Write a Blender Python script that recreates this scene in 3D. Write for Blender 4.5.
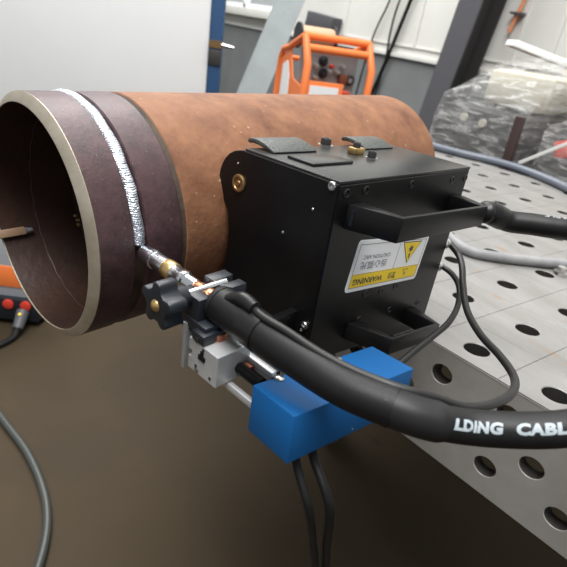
import bpy, bmesh, math, random
from mathutils import Vector, Matrix, noise
random.seed(7)
for o in list(bpy.data.objects): bpy.data.objects.remove(o)
scene = bpy.context.scene
COL = scene.collection
Z0 = 0.85                                   # height of the table top above the floor

# ------------------------------------------------------------------ camera
cam_d = bpy.data.cameras.new('camera'); cam = bpy.data.objects.new('camera', cam_d); COL.objects.link(cam)
right = Vector((0.5375, 0.8315, 0.1401)); down = Vector((0.4588, -0.1490, -0.8760)); fwd = Vector((-0.7075, 0.5351, -0.4616))
rm = Matrix((right, -down, -fwd)).transposed().to_4x4()
rm.translation = Vector((0.3699, -0.7206, 0.3149 + Z0))
cam.matrix_world = rm
cam_d.sensor_width = 36; cam_d.lens = 36 * 500 / 567; cam_d.clip_start = 0.02; cam_d.clip_end = 100
cam_d.dof.use_dof = True; cam_d.dof.focus_distance = 0.42; cam_d.dof.aperture_fstop = 13
scene.camera = cam

# ------------------------------------------------------------------ world, lamps, exposure
w = bpy.data.worlds.new('workshop_daylight'); scene.world = w; w.use_nodes = True
w.node_tree.nodes['Background'].inputs[0].default_value = (0.93, 0.97, 1.0, 1)
w.node_tree.nodes['Background'].inputs[1].default_value = 0.42
scene.view_settings.view_transform = 'Standard'; scene.view_settings.look = 'None'
scene.view_settings.gamma = 1; scene.view_settings.exposure = 0.0; scene.view_settings.use_curve_mapping = False
def area(name, loc, target, sx, sy, power, col=(1, 1, 1)):
    d = bpy.data.lights.new(name, 'AREA'); d.shape = 'RECTANGLE'; d.size = sx; d.size_y = sy; d.energy = power; d.color = col
    o = bpy.data.objects.new(name, d); COL.objects.link(o); o.location = loc
    o.rotation_euler = (Vector(target) - Vector(loc)).to_track_quat('-Z', 'Y').to_euler()
area('unseen_overhead_light', (-0.9, 0.5, 5.0), (-0.9, 0.4, 0.8), 3.2, 3.2, 140, (1.0, 0.99, 0.97))  # unseen source, stands for the soft light from above
area('unseen_overhead_light', (0.9, -1.6, 5.0), (0.9, -1.6, 0.8), 2.4, 2.4, 310, (1.0, 0.99, 0.97))  # added fill lamp that brightens the white partition
area('unseen_overhead_light', (-4.2, 0.4, 5.0), (-4.2, 0.6, 0.8), 3.2, 3.2, 340, (1.0, 0.99, 0.97))  # added fill lamp that brightens the wall and background

# ------------------------------------------------------------------ materials
MATS = {}
def mat(name, col, rough=0.5, metal=0.0, col2=None, nscale=20, bump=0.0, bscale=None, spec=0.5, stretch=None, detail=6, contrast=(0.35, 0.65), rough2=None, spots=None, coat=0):
    m = bpy.data.materials.new(name); m.use_nodes = True; nt = m.node_tree; N = nt.nodes; Lk = nt.links
    b = N['Principled BSDF']; b.inputs['Roughness'].default_value = rough; b.inputs['Metallic'].default_value = metal
    b.inputs['Specular IOR Level'].default_value = spec; b.inputs['Base Color'].default_value = (*col, 1)
    b.inputs['Coat Weight'].default_value = coat
    tc = N.new('ShaderNodeTexCoord'); mp = N.new('ShaderNodeMapping'); Lk.new(tc.outputs['Object'], mp.inputs[0])
    if stretch: mp.inputs['Scale'].default_value = stretch
    src = None
    if col2:
        n = N.new('ShaderNodeTexNoise'); n.inputs['Scale'].default_value = nscale; n.inputs['Detail'].default_value = detail
        n.inputs['Roughness'].default_value = 0.65
        Lk.new(mp.outputs[0], n.inputs['Vector'])
        r = N.new('ShaderNodeValToRGB'); r.color_ramp.elements[0].position = contrast[0]; r.color_ramp.elements[1].position = contrast[1]
        r.color_ramp.elements[0].color = (*col, 1); r.color_ramp.elements[1].color = (*col2, 1)
        Lk.new(n.outputs['Fac'], r.inputs[0]); src = r.outputs[0]
        if rough2 is not None:
            mr = N.new('ShaderNodeMapRange'); mr.inputs['From Min'].default_value = contrast[0]; mr.inputs['From Max'].default_value = contrast[1]
            mr.inputs['To Min'].default_value = rough; mr.inputs['To Max'].default_value = rough2
            Lk.new(n.outputs['Fac'], mr.inputs['Value']); Lk.new(mr.outputs[0], b.inputs['Roughness'])
    if spots:                                    # (colour, scale, threshold)
        n2 = N.new('ShaderNodeTexNoise'); n2.inputs['Scale'].default_value = spots[1]; n2.inputs['Detail'].default_value = 3
        Lk.new(mp.outputs[0], n2.inputs['Vector'])
        r2 = N.new('ShaderNodeValToRGB'); r2.color_ramp.elements[0].position = spots[2]; r2.color_ramp.elements[1].position = spots[2] + 0.05
        Lk.new(n2.outputs['Fac'], r2.inputs[0])
        mx = N.new('ShaderNodeMixRGB'); mx.inputs[1].default_value = (*col, 1); mx.inputs[2].default_value = (*spots[0], 1)
        if src: Lk.new(src, mx.inputs[1])
        Lk.new(r2.outputs[0], mx.inputs[0]); src = mx.outputs[0]
    if src: Lk.new(src, b.inputs['Base Color'])
    if bump:
        n3 = N.new('ShaderNodeTexNoise'); n3.inputs['Scale'].default_value = bscale or nscale * 4; n3.inputs['Detail'].default_value = 4
        Lk.new(mp.outputs[0], n3.inputs['Vector'])
        bp = N.new('ShaderNodeBump'); bp.inputs['Strength'].default_value = bump; bp.inputs['Distance'].default_value = 0.002
        Lk.new(n3.outputs['Fac'], bp.inputs['Height']); Lk.new(bp.outputs[0], b.inputs['Normal'])
    MATS[name] = m
    return m
rust = mat('rusted_steel', (0.255, 0.118, 0.060), 0.66, 0.0, (0.115, 0.045, 0.023), 24, 0.28, 170, spec=0.3, spots=((0.38, 0.28, 0.20), 170, 0.70), contrast=(0.34, 0.70), detail=10)
scale_st = mat('mill_scale_steel', (0.082, 0.042, 0.046), 0.45, 0.1, (0.042, 0.023, 0.025), 60, 0.15, 320, spots=((0.19, 0.13, 0.12), 420, 0.70))
shaded_inner_rust = mat('shaded_inner_rust', (0.042, 0.016, 0.009), 0.5, 0.0, (0.022, 0.010, 0.007), 14, 0.3, 120)  # dark brown rust, lowered further to carry the shade inside the pipe
rim_m = mat('machined_steel', (0.52, 0.47, 0.38), 0.38, 0.55, (0.40, 0.35, 0.27), 35, 0.05, 300)
groove_m = mat('dark_groove', (0.025, 0.016, 0.010), 0.7, 0.0, (0.07, 0.045, 0.025), 60)  # dark colour carries the shade of the weld groove and the joint
weld_m = mat('weld_bead_metal', (0.80, 0.85, 0.92), 0.30, 0.85, (0.48, 0.52, 0.60), 160, 0.4, 700)
black = mat('black_anodised', (0.0030, 0.0029, 0.0032), 0.38, 0.0, (0.0050, 0.0048, 0.0052), 18, 0.05, 500, spec=0.28, spots=((0.05, 0.05, 0.05), 420, 0.755))
black_top = mat('black_top_plate', (0.013, 0.0135, 0.0135), 0.30, 0.0, (0.020, 0.021, 0.020), 18, 0.05, 400)
black_hinge = mat('crackle_black', (0.035, 0.038, 0.036), 0.42, 0.0, (0.06, 0.065, 0.06), 220, 0.5, 420)
blk_plastic = mat('black_plastic', (0.010, 0.013, 0.018), 0.42, 0.0)
rubber = mat('black_rubber', (0.006, 0.006, 0.0066), 0.48, 0.0, (0.008, 0.008, 0.0088), 60, 0.05, 300, spec=0.3)
sleeve_m = mat('cable_sleeve', (0.010, 0.010, 0.011), 0.46, 0.0, (0.013, 0.013, 0.014), 40, spec=0.3)
tape_m = mat('black_tape', (0.009, 0.009, 0.009), 0.36, spec=0.35)
thin_cab = mat('grey_black_cable', (0.014, 0.014, 0.014), 0.42, spec=0.4)
hose_grey = mat('grey_hose', (0.27, 0.27, 0.27), 0.55, 0, (0.18, 0.18, 0.19), 18)
blue_cab = mat('slate_cable', (0.11, 0.125, 0.155), 0.38)
floor_cab = mat('floor_cable', (0.045, 0.050, 0.046), 0.35)
chrome = mat('chrome', (0.78, 0.80, 0.83), 0.20, 1.0)
steel = mat('zinc_steel', (0.62, 0.62, 0.60), 0.28, 1.0)
brass = mat('brass', (0.60, 0.42, 0.18), 0.34, 0.9)
bronze = mat('bronze', (0.30, 0.19, 0.085), 0.42, 0.8)
copper = mat('copper', (0.68, 0.30, 0.16), 0.28, 0.95)
alu = mat('aluminium', (0.60, 0.61, 0.62), 0.42, 0.55, (0.52, 0.53, 0.54), 60)
blue = mat('blue_paint', (0.006, 0.082, 0.245), 0.5, 0.0, spec=0.2)
white_p = mat('label_white', (0.90, 0.91, 0.92), 0.4)
yellow_p = mat('label_yellow', (0.95, 0.67, 0.012), 0.4)
ink = mat('label_ink', (0.06, 0.055, 0.05), 0.5)
grey_ink = mat('label_grey_ink', (0.22, 0.23, 0.26), 0.5)
print_w = mat('cable_print', (0.34, 0.39, 0.42), 0.5)
print_g = mat('cable_print_worn', (0.30, 0.31, 0.32), 0.5)
table_m = mat('table_steel', (0.262, 0.256, 0.248), 0.45, 0.2, (0.20, 0.194, 0.184), 7, 0.03, 200, stretch=(1, 3, 1), spots=((0.25, 0.19, 0.145), 9, 0.66))
side_m = mat('table_side_steel', (0.33, 0.32, 0.30), 0.48, 0.1, (0.25, 0.24, 0.22), 9, 0.03, 200, stretch=(1, 3, 1))
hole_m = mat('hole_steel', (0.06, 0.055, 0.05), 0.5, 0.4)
frame_m = mat('table_frame', (0.03, 0.03, 0.03), 0.6)
floor_m = mat('concrete_floor', (0.053, 0.038, 0.0215), 0.75, 0.0, (0.040, 0.029, 0.0165), 2.2, 0.05, 60, spec=0.18, spots=((0.030, 0.022, 0.015), 6.5, 0.70), rough2=0.65)
wall_w = mat('cream_cladding', (0.70, 0.70, 0.66), 0.6, 0, (0.64, 0.64, 0.60), 1.5)
wall_g = mat('grey_dado', (0.20, 0.215, 0.215), 0.6, 0, (0.17, 0.18, 0.18), 3)
white_board = mat('white_board', (0.88, 0.90, 0.90), 0.5, 0, (0.85, 0.87, 0.87), 1.2)
post_blue = mat('post_blue', (0.028, 0.085, 0.20), 0.5)
col_grey = mat('column_grey', (0.085, 0.085, 0.095), 0.5)
col_dark = mat('column_dark', (0.038, 0.036, 0.036), 0.55)
galv = mat('galvanised', (0.20, 0.225, 0.23), 0.6, 0.0, (0.165, 0.185, 0.19), 5)
orange = mat('orange_paint', (0.88, 0.22, 0.055), 0.4)
panel_g = mat('feeder_panel', (0.30, 0.31, 0.31), 0.45, 0.2)
red = mat('red_plastic', (0.62, 0.05, 0.03), 0.4)
beige = mat('spool_wire', (0.60, 0.40, 0.27), 0.4, 0.5)
crate_m = mat('dark_machine', (0.045, 0.043, 0.042), 0.5, 0, (0.025, 0.024, 0.024), 12)
card = mat('cardboard', (0.52, 0.49, 0.40), 0.7, 0, (0.44, 0.41, 0.33), 8)
brown_post = mat('brown_steel', (0.030, 0.014, 0.012), 0.45)
pale_strip = mat('pale_strip', (0.45, 0.45, 0.43), 0.5)
welder_g = mat('welder_grey', (0.34, 0.36, 0.39), 0.45)
copper_d = mat('copper_dull', (0.35, 0.13, 0.08), 0.4, 0.7)
def film_mat():
    m = bpy.data.materials.new('stretch_film'); m.use_nodes = True; nt = m.node_tree; N = nt.nodes; Lk = nt.links
    b = N['Principled BSDF']; b.inputs['Base Color'].default_value = (0.75, 0.75, 0.73, 1); b.inputs['Roughness'].default_value = 0.25
    tr = N.new('ShaderNodeBsdfTransparent'); mx = N.new('ShaderNodeMixShader'); out = N['Material Output']
    tc = N.new('ShaderNodeTexCoord'); mp = N.new('ShaderNodeMapping'); mp.inputs['Rotation'].default_value = (0.5, 0.4, 0.3); mp.inputs['Scale'].default_value = (1, 1, 5)
    Lk.new(tc.outputs['Object'], mp.inputs[0])
    n = N.new('ShaderNodeTexNoise'); n.inputs['Scale'].default_value = 9; n.inputs['Detail'].default_value = 9; n.inputs['Roughness'].default_value = 0.7
    n.inputs['Distortion'].default_value = 1.2
    Lk.new(mp.outputs[0], n.inputs['Vector'])
    mr = N.new('ShaderNodeMapRange'); mr.inputs['From Min'].default_value = 0.47; mr.inputs['From Max'].default_value = 0.66
    mr.inputs['To Min'].default_value = 0.10; mr.inputs['To Max'].default_value = 0.58
    Lk.new(n.outputs['Fac'], mr.inputs['Value'])
    bp = N.new('ShaderNodeBump'); bp.inputs['Strength'].default_value = 0.7; bp.inputs['Distance'].default_value = 0.02
    Lk.new(n.outputs['Fac'], bp.inputs['Height']); Lk.new(bp.outputs[0], b.inputs['Normal'])
    Lk.new(mr.outputs[0], mx.inputs[0]); Lk.new(tr.outputs[0], mx.inputs[1]); Lk.new(b.outputs[0], mx.inputs[2]); Lk.new(mx.outputs[0], out.inputs[0])
    return m
film = film_mat()
def glass_mat():
    m = bpy.data.materials.new('window_glass'); m.use_nodes = True; nt = m.node_tree; N = nt.nodes; Lk = nt.links
    g = N['Principled BSDF']; g.inputs['Roughness'].default_value = 0.05
    tr = N.new('ShaderNodeBsdfTransparent'); mx = N.new('ShaderNodeMixShader'); mx.inputs[0].default_value = 0.08
    Lk.new(tr.outputs[0], mx.inputs[1]); Lk.new(g.outputs[0], mx.inputs[2]); Lk.new(mx.outputs[0], N['Material Output'].inputs[0])
    return m
glass = glass_mat()

# ------------------------------------------------------------------ frames and mesh building
class Fr:
    def __init__(s, o, x, y, z): s.o = Vector(o); s.x = Vector(x); s.y = Vector(y); s.z = Vector(z)
    def p(s, a, b, c=0.0): return s.o + s.x * a + s.y * b + s.z * c
    def sub(s, a, b, c, ang=0.0, axis='y'):     # shifted frame, turned about one of its own axes
        o = s.p(a, b, c); ca, sa = math.cos(ang), math.sin(ang)
        if axis == 'y': return Fr(o, s.x * ca + s.z * sa, s.y, -s.x * sa + s.z * ca)
        if axis == 'z': return Fr(o, s.x * ca + s.y * sa, -s.x * sa + s.y * ca, s.z)
        return Fr(o, s.x, s.y * ca + s.z * sa, -s.y * sa + s.z * ca)
WF = Fr((0, 0, 0), (1, 0, 0), (0, 1, 0), (0, 0, 1))
TF = Fr((0, 0, Z0), (1, 0, 0), (0, 1, 0), (0, 0, 1))
def T(x, y, z): return Vector((x, y, z + Z0))

def catmull(pts, n=8):
    P = [Vector(p) for p in pts]; P = [P[0] * 2 - P[1]] + P + [P[-1] * 2 - P[-2]]
    out = []
    for i in range(1, len(P) - 2):
        for k in range(n):
            t = k / n; a, b, c, d = P[i - 1], P[i], P[i + 1], P[i + 2]
            out.append(0.5 * ((2 * b) + (c - a) * t + (2 * a - 5 * b + 4 * c - d) * t * t + (3 * b - a - 3 * c + d) * t ** 3))
    out.append(P[-2]); return out

class MB:
    def __init__(s): s.v = []; s.f = []
    def add(s, vs, fs):
        k = len(s.v); s.v += [Vector(v) for v in vs]; s.f += [[i + k for i in f] for f in fs]; return s
    def box(s, F, x0, x1, y0, y1, z0, z1):
        return s.loft([[F.p(x0, y0, z), F.p(x1, y0, z), F.p(x1, y1, z), F.p(x0, y1, z)] for z in (z0, z1)])
    def loft(s, rings, caps=True, close=True):
        n = len(rings[0]); vs = [v for r in rings for v in r]; fs = []
        for i in range(len(rings) - 1):
            for j in range(n if close else n - 1):
                a = i * n + j; b = i * n + (j + 1) % n; fs.append([a, b, b + n, a + n])
        if caps: fs.append(list(range(n))[::-1]); fs.append([(len(rings) - 1) * n + j for j in range(n)])
        return s.add(vs, fs)
    def prism(s, F, outline, z0, z1, plane='xy'):
        if plane == 'xy': q = lambda a, b, c: F.p(a, b, c)
        elif plane == 'yz': q = lambda a, b, c: F.p(c, a, b)
        else: q = lambda a, b, c: F.p(a, c, b)
        return s.loft([[q(a, b, z) for a, b in outline] for z in (z0, z1)])
    def cyl(s, p0, p1, r0, r1=None, n=24, caps=True):
        r1 = r0 if r1 is None else r1; p0 = Vector(p0); p1 = Vector(p1); d = (p1 - p0).normalized()
        return s.lathe(p0, d, [(0, r0), ((p1 - p0).length, r1)], n, caps)
    def lathe(s, o, d, prof, n=32, caps=True, loop=False, a0=0, a1=2 * math.pi):
        o = Vector(o); d = Vector(d).normalized(); x = d.orthogonal().normalized(); y = d.cross(x)
        rings = [[o + d * h + (x * math.cos(2 * math.pi * k / n) + y * math.sin(2 * math.pi * k / n)) * r for k in range(n)] for h, r in prof]
        if loop: rings.append(rings[0]); caps = False
        return s.loft(rings, caps)
    def tube(s, pts, r, n=14, smooth=8, caps=True):
        rr = r if isinstance(r, (list, tuple)) else [r] * len(pts)
        P = catmull(pts, smooth) if smooth else [Vector(p) for p in pts]
        m = len(P); rings = []
        x = (P[1] - P[0]).orthogonal().normalized()
        for i, p in enumerate(P):
            t = (P[min(i + 1, m - 1)] - P[max(i - 1, 0)]).normalized()
            x = (x - t * x.dot(t)).normalized(); y = t.cross(x)
            u = i / (m - 1) * (len(rr) - 1); k = min(int(u), len(rr) - 2) if len(rr) > 1 else 0
            rad = rr[k] + (rr[k + 1] - rr[k]) * (u - k)
            rings.append([p + (x * math.cos(2 * math.pi * j / n) + y * math.sin(2 * math.pi * j / n)) * rad for j in range(n)])
        return s.loft(rings, caps)
    def build(s, name, m, parent=None, bevel=0.0, smooth=True, seg=2, org=None):
        lo = Vector([min(v[i] for v in s.v) for i in range(3)]); hi = Vector([max(v[i] for v in s.v) for i in range(3)])
        c = Vector(org) if org is not None else Vector(((lo.x + hi.x) / 2, (lo.y + hi.y) / 2, (lo.z + hi.z) / 2))
        me = bpy.data.meshes.new(name); me.from_pydata([v - c for v in s.v], [], s.f); me.update()
        bm = bmesh.new(); bm.from_mesh(me); bmesh.ops.remove_doubles(bm, verts=bm.verts, dist=1e-6)
        bmesh.ops.recalc_face_normals(bm, faces=bm.faces)
        if bevel:
            es = [e for e in bm.edges if len(e.link_faces) == 2 and e.calc_face_angle(0) > 0.6]
            bmesh.ops.bevel(bm, geom=es, offset=bevel, segments=seg, profile=0.5, affect='EDGES', clamp_overlap=True)
        bm.to_mesh(me); bm.free()
        if smooth:
            me.shade_smooth(); me.set_sharp_from_angle(angle=math.radians(35))
        me.materials.append(m)
        o = bpy.data.objects.new(name, me); COL.objects.link(o); place(o, c, parent); return o
def wpos(o):
    p = o.location.copy(); q = o.parent
    while q: p += q.location; q = q.parent
    return p
def place(o, c, parent):
    if parent: o.parent = parent; o.location = Vector(c) - wpos(parent)
    else: o.location = c
def tag(o, label, cat, group=None):
    o['label'] = label; o['category'] = cat
    if group: o['group'] = group
    return o
def struct(o, label=None):
    o['kind'] = 'structure'
    if label: o['label'] = label
    return o
def thing(name, label, cat, loc, group=None):
    o = bpy.data.objects.new(name, None); COL.objects.link(o); o.location = loc; o.empty_display_size = 0.02
    return tag(o, label, cat, group)
def copy_at(o, c, parent):
    d = o.copy(); COL.objects.link(d); place(d, c, parent); return d
def text_mesh(name, body, size, fn, m, parent, offset=0.0, cuts=0, spacing=1.0, shear=0.0, align='LEFT'):
    cu = bpy.data.curves.new(name, 'FONT'); cu.body = body; cu.size = size; cu.offset = offset; cu.space_character = spacing; cu.shear = shear
    cu.align_x = align; cu.resolution_u = 3
    t = bpy.data.objects.new(name, cu); COL.objects.link(t)
    dg = bpy.context.evaluated_depsgraph_get(); me = bpy.data.meshes.new_from_object(t.evaluated_get(dg))
    bpy.data.objects.remove(t)
    bm = bmesh.new(); bm.from_mesh(me); bmesh.ops.triangulate(bm, faces=bm.faces)
    if cuts: bmesh.ops.subdivide_edges(bm, edges=bm.edges, cuts=cuts, use_grid_fill=True)
    ws = [fn(v.co.x, v.co.y) for v in bm.verts]
    c = sum(ws, Vector()) / max(1, len(ws))
    for v, p in zip(bm.verts, ws): v.co = p - c
    bm.to_mesh(me); bm.free(); me.materials.clear(); me.materials.append(m)
    o = bpy.data.objects.new(name, me); COL.objects.link(o); place(o, c, parent); return o

# ------------------------------------------------------------------ the setting
fl = MB().box(WF, -14, 6, -6, 2.75, -0.05, 0).build('floor', floor_m, smooth=False); struct(fl, 'brown grey stained concrete workshop floor')
WY = 2.75
def wall_piece(x0, x1, z0, z1, name, m, parent=None, dy=0.0, th=0.12):
    return MB().box(WF, x0, x1, WY - dy, WY + th, z0, z1).build(name, m, parent, smooth=False)
DADO = 1.035
wall = wall_piece(-14, 4, 0, DADO - 0.02, 'wall_back', wall_g); struct(wall, 'workshop wall with grey dado and cream cladding above')
wx0, wx1, wz0, wz1 = -7.6, -5.15, 1.235, 2.4
for a, b, c, d in ((-14, wx0, DADO, 4.2), (wx1, 4, DADO, 4.2), (wx0, wx1, DADO, wz0), (wx0, wx1, wz1, 4.2)):
    wall_piece(a, b, c, d, 'cladding', wall_w, wall)
tr = MB().box(WF, -14, 4, WY - 0.03, WY, DADO - 0.01, DADO + 0.015).build('trim_1', wall_w, smooth=False); struct(tr, 'narrow cream ledge between dado and cladding')
tr = MB().box(WF, -14, 4, WY - 0.012, WY, DADO + 0.075, DADO + 0.085).build('trim_2', wall_w, smooth=False); struct(tr, 'thin cream seam strip above the dado ledge')
for x in (-4.9, -3.9, -2.95, -2.0, -1.72, -1.0, 0.2):
    MB().box(WF, x, x + 0.025, WY - 0.01, WY + 0.01, DADO + 0.09, 4.2).build('cladding_rib', wall_w, wall, smooth=False)
win = MB().box(WF, wx0, wx1, WY + 0.05, WY + 0.056, wz0, wz1).build('window_1', glass, smooth=False); struct(win, 'bright workshop window with white frame')
fm = MB()
for a, b, c, d in ((wx0, wx1, wz0, wz0 + 0.05), (wx0, wx1, wz1 - 0.05, wz1), (wx0, wx0 + 0.05, wz0, wz1), (wx1 - 0.05, wx1, wz0, wz1), (-6.0, -5.95, wz0, wz1), (-6.8, -6.75, wz0, wz1)):
    fm.box(WF, a, b, WY + 0.02, WY + 0.09, c, d)
fm.build('window_frame', white_board, win, smooth=False)
MB().box(WF, wx0 - 0.1, wx1 + 0.1, WY - 0.12, WY, wz0 - 0.09, wz0).build('window_sill', wall_w, win, 0.005)

# ------------------------------------------------------------------ welding table
E0 = Vector((0.0756, -0.2566, 0)); ED = Vector((0.9881, 0.1536, 0)); EN = Vector((0.1536, -0.9881, 0))
GO = Vector((0.0037, -0.0076, 0)); GU = ED * 0.0967; GV = Vector((-0.0031, 0.1118, 0))
JE = -2.31; JF = 7.5; IL, IR = -9, 6
def G(i, j, z=0.0): p = GO + GU * i + GV * j; return T(p.x, p.y, z)
table = thing('welding_table', 'steel welding table with a grid of round holes in its pale top', 'table', T(-0.1, 0.2, -0.85))
def plate_cells(cells, P, thick, rad, vg, n=36):
    # cells: (x0,x1,y0,y1,cx,cy); P(x,y,d) -> world, d = depth below the face. A v-groove of depth vg runs along cell borders
    top, hole = MB(), MB()
    for x0, x1, y0, y1, cx, cy, rx, ry in cells:
        outer, inn, circ = [], [], []
        angs = sorted([2 * math.pi * k / n for k in range(n)] + [math.atan2(b - cy, a - cx) % (2 * math.pi) for a in (x0, x1) for b in (y0, y1)])
        def bord(t, e):
            c, s_ = math.cos(t), math.sin(t); ks = []
            if c > 1e-9: ks.append((x1 - e[0] - cx) / c)
            if c < -1e-9: ks.append((x0 + e[0] - cx) / c)
            if s_ > 1e-9: ks.append((y1 - e[1] - cy) / s_)
            if s_ < -1e-9: ks.append((y0 + e[1] - cy) / s_)
            k = min(ks); return cx + k * c, cy + k * s_
        for t in angs:
            a, b = bord(t, (0, 0)); outer.append((a, b))
            a, b = (a + (cx - a) * 0.016, b + (cy - b) * 0.016); inn.append((a, b))
            circ.append((cx + rx * math.cos(t), cy + ry * math.sin(t)))
        m = len(angs)
        R0 = [P(a, b, vg) for a, b in outer]; R1 = [P(a, b, 0) for a, b in inn]; R2 = [P(a, b, 0.0008) for a, b in circ]
        R15 = [P(cx + (a - cx) * 1.06, cy + (b - cy) * 1.06, 0) for a, b in circ]
        R3 = [P(a, b, thick) for a, b in circ]; R4 = [P(a, b, thick) for a, b in outer]
        top.loft([R0, R1, R15, R2], caps=False); hole.loft([R2, R3], caps=False); top.loft([R3, R4], caps=False)
    return top, hole
cells = []
for i in range(IL, IR + 1):
    for j in range(-2, 8):
        cells.append((i - 0.5, i + 0.5, JE if j == -2 else j - 0.5, j + 0.5, i, j, 0.0148 / 0.0967, 0.0148 / 0.1118))
tp, th_ = plate_cells(cells, lambda a, b, d: G(a, b, -d), 0.02, 0, 0.0010)
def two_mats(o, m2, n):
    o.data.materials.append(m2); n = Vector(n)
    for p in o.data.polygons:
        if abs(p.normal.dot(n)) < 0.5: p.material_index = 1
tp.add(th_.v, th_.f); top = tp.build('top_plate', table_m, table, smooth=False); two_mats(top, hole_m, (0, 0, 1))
SF = Fr(T(E0.x, E0.y, 0), ED, EN, (0, 0, 1))
cells = []; PS = 0.0855; s0 = 0.0195
for k in range(-11, 7):
    for zc, zl, zh, off in ((-0.034, -0.0545, -0.003, 0), (-0.0755, -0.0945, -0.0545, 0.5), (-0.113, -0.151, -0.0945, 0)):
        sc = s0 + (k + off) * PS
        lo_ = -0.9915 if k == -11 else sc - PS / 2
        cells.append((lo_, sc + PS / 2, zl, zh, sc, zc, 0.0135, 0.0125))
sp, sh = plate_cells(cells, lambda a, b, d: SF.p(a, -d, b), 0.018, 0, 0.0)
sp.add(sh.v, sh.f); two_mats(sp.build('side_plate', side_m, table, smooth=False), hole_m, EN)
sl, sr = -0.9915, s0 + 7 * PS
MB().box(SF, sl, sr, -0.018, 0.0, -0.0032, -0.0012).build('edge_strip', table_m, table, smooth=False)
for i, nm in ((IL - 0.5, 'end_plate'), (IR + 0.5, 'end_plate')):
    MB().loft([[G(i, JE + 0.02, -0.02), G(i, JF, -0.02), G(i, JF, -0.15), G(i, JE + 0.02, -0.15)], [G(i + 0.15, JE + 0.02, -0.02), G(i + 0.15, JF, -0.02), G(i + 0.15, JF, -0.15), G(i + 0.15, JE + 0.02, -0.15)]]).build(nm, side_m, table, smooth=False)
MB().loft([[G(IL, JF - 0.15, -0.02), G(IR, JF - 0.15, -0.02), G(IR, JF, -0.02), G(IL, JF, -0.02)], [G(IL, JF - 0.15, -0.15), G(IR, JF - 0.15, -0.15), G(IR, JF, -0.15), G(IL, JF, -0.15)]]).build('back_plate', side_m, table, smooth=False)
for x, y in ((-0.70, 0.60), (-0.50, 0.20), (0.50, 0.72), (0.50, -0.05)):
    m = MB().box(TF, x - 0.045, x + 0.045, y - 0.045, y + 0.045, -0.82, -0.02); m.build('leg', frame_m, table, 0.004)
    MB().cyl(T(x, y, -0.85), T(x, y, -0.82), 0.06, 0.03, 20).build('foot', frame_m, table)

# ------------------------------------------------------------------ pipe frame
AX = Vector((-0.2247, 0.9744, 0)); OO = Vector((0.9744, 0.2247, 0)); UP = Vector((0, 0, 1))
PF = Fr(T(-0.0682, -0.6626, 0.1355), AX, OO, UP)          # x along the pipe, y towards the viewer, z up
PR, PL, PW = 0.1040, 0.5106, 0.0083
pipe = thing('steel_pipe', 'large rusty steel pipe with a bright weld ring near its open end', 'pipe', PF.p(0.25, 0, -PR))
def ring(prof, m, name, n=160): return MB().lathe(PF.o, AX, prof, n, loop=True).build(name, m, pipe)
Ri = PR - PW
ring([(0.0, Ri), (0.0, Ri + 0.0006), (0.0050, PR - 0.0001), (0.0056, PR - 0.0001), (0.0056, Ri + 0.0013), (0.0012, Ri + 0.0013), (0.0012, Ri)], rim_m, 'machined_rim')
ring([(0.0056, PR), (0.0340, PR), (0.0358, PR - 0.004), (0.0358, Ri + 0.001), (0.0056, Ri + 0.001)], scale_st, 'end_section')
ring([(0.0445, PR - 0.0045), (0.0465, PR), (0.0772, PR), (0.0782, PR - 0.0008), (0.0782, Ri + 0.001), (0.0445, Ri + 0.001)], scale_st, 'middle_section')
ring([(0.0825, PR - 0.0055), (0.0826, PR - 0.0014), (0.0840, PR - 0.0001), (PL - 0.003, PR), (PL, PR - 0.004), (PL, Ri + 0.001), (0.0825, Ri + 0.001)], rust, 'main_section')
ring([(0.0350, PR - 0.0045), (0.0455, PR - 0.0040), (0.0455, Ri + 0.001), (0.0350, Ri + 0.001)], groove_m, 'weld_groove')
ring([(0.0778, PR - 0.0042), (0.0830, PR - 0.0008), (0.0830, Ri + 0.001), (0.0780, Ri + 0.001)], groove_m, 'gap_shade_ring')  # solid dark ring in the joint, the gap's shade put into its colour
ring([(0.0012, Ri), (PL, Ri), (PL, Ri + 0.0011), (0.0012, Ri + 0.0011)], shaded_inner_rust, 'inner_wall')
# weld bead: rippled, from the torch tip up and over the top
bead = []
NB = 560
for k in range(NB + 1):
    th = math.radians(7) + math.radians(190) * k / NB
    rip = abs(math.sin(k * math.pi / 3.0)) ** 0.6
    row = []
    for q in range(9):
        f = q / 8 * 2 - 1
        wv = 0.0005 * math.sin(k * 0.11) + 0.0003 * noise.noise((k * 0.3, 0, 0))
        a = 0.0391 + f * (0.0048 + 0.0003 * rip) + wv
        h = PR - 0.002 + (1 - f * f) ** 0.7 * (0.0030 + 0.00035 * rip + 0.0005 * noise.noise((k * 0.25, f * 2, 3)))
        lag = th - 0.018 * (1 - f * f)
        row.append(PF.p(a, h * math.cos(lag), h * math.sin(lag)))
    bead.append(row)
MB().loft(bead, caps=False, close=False).build('weld_bead', weld_m, pipe)
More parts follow.
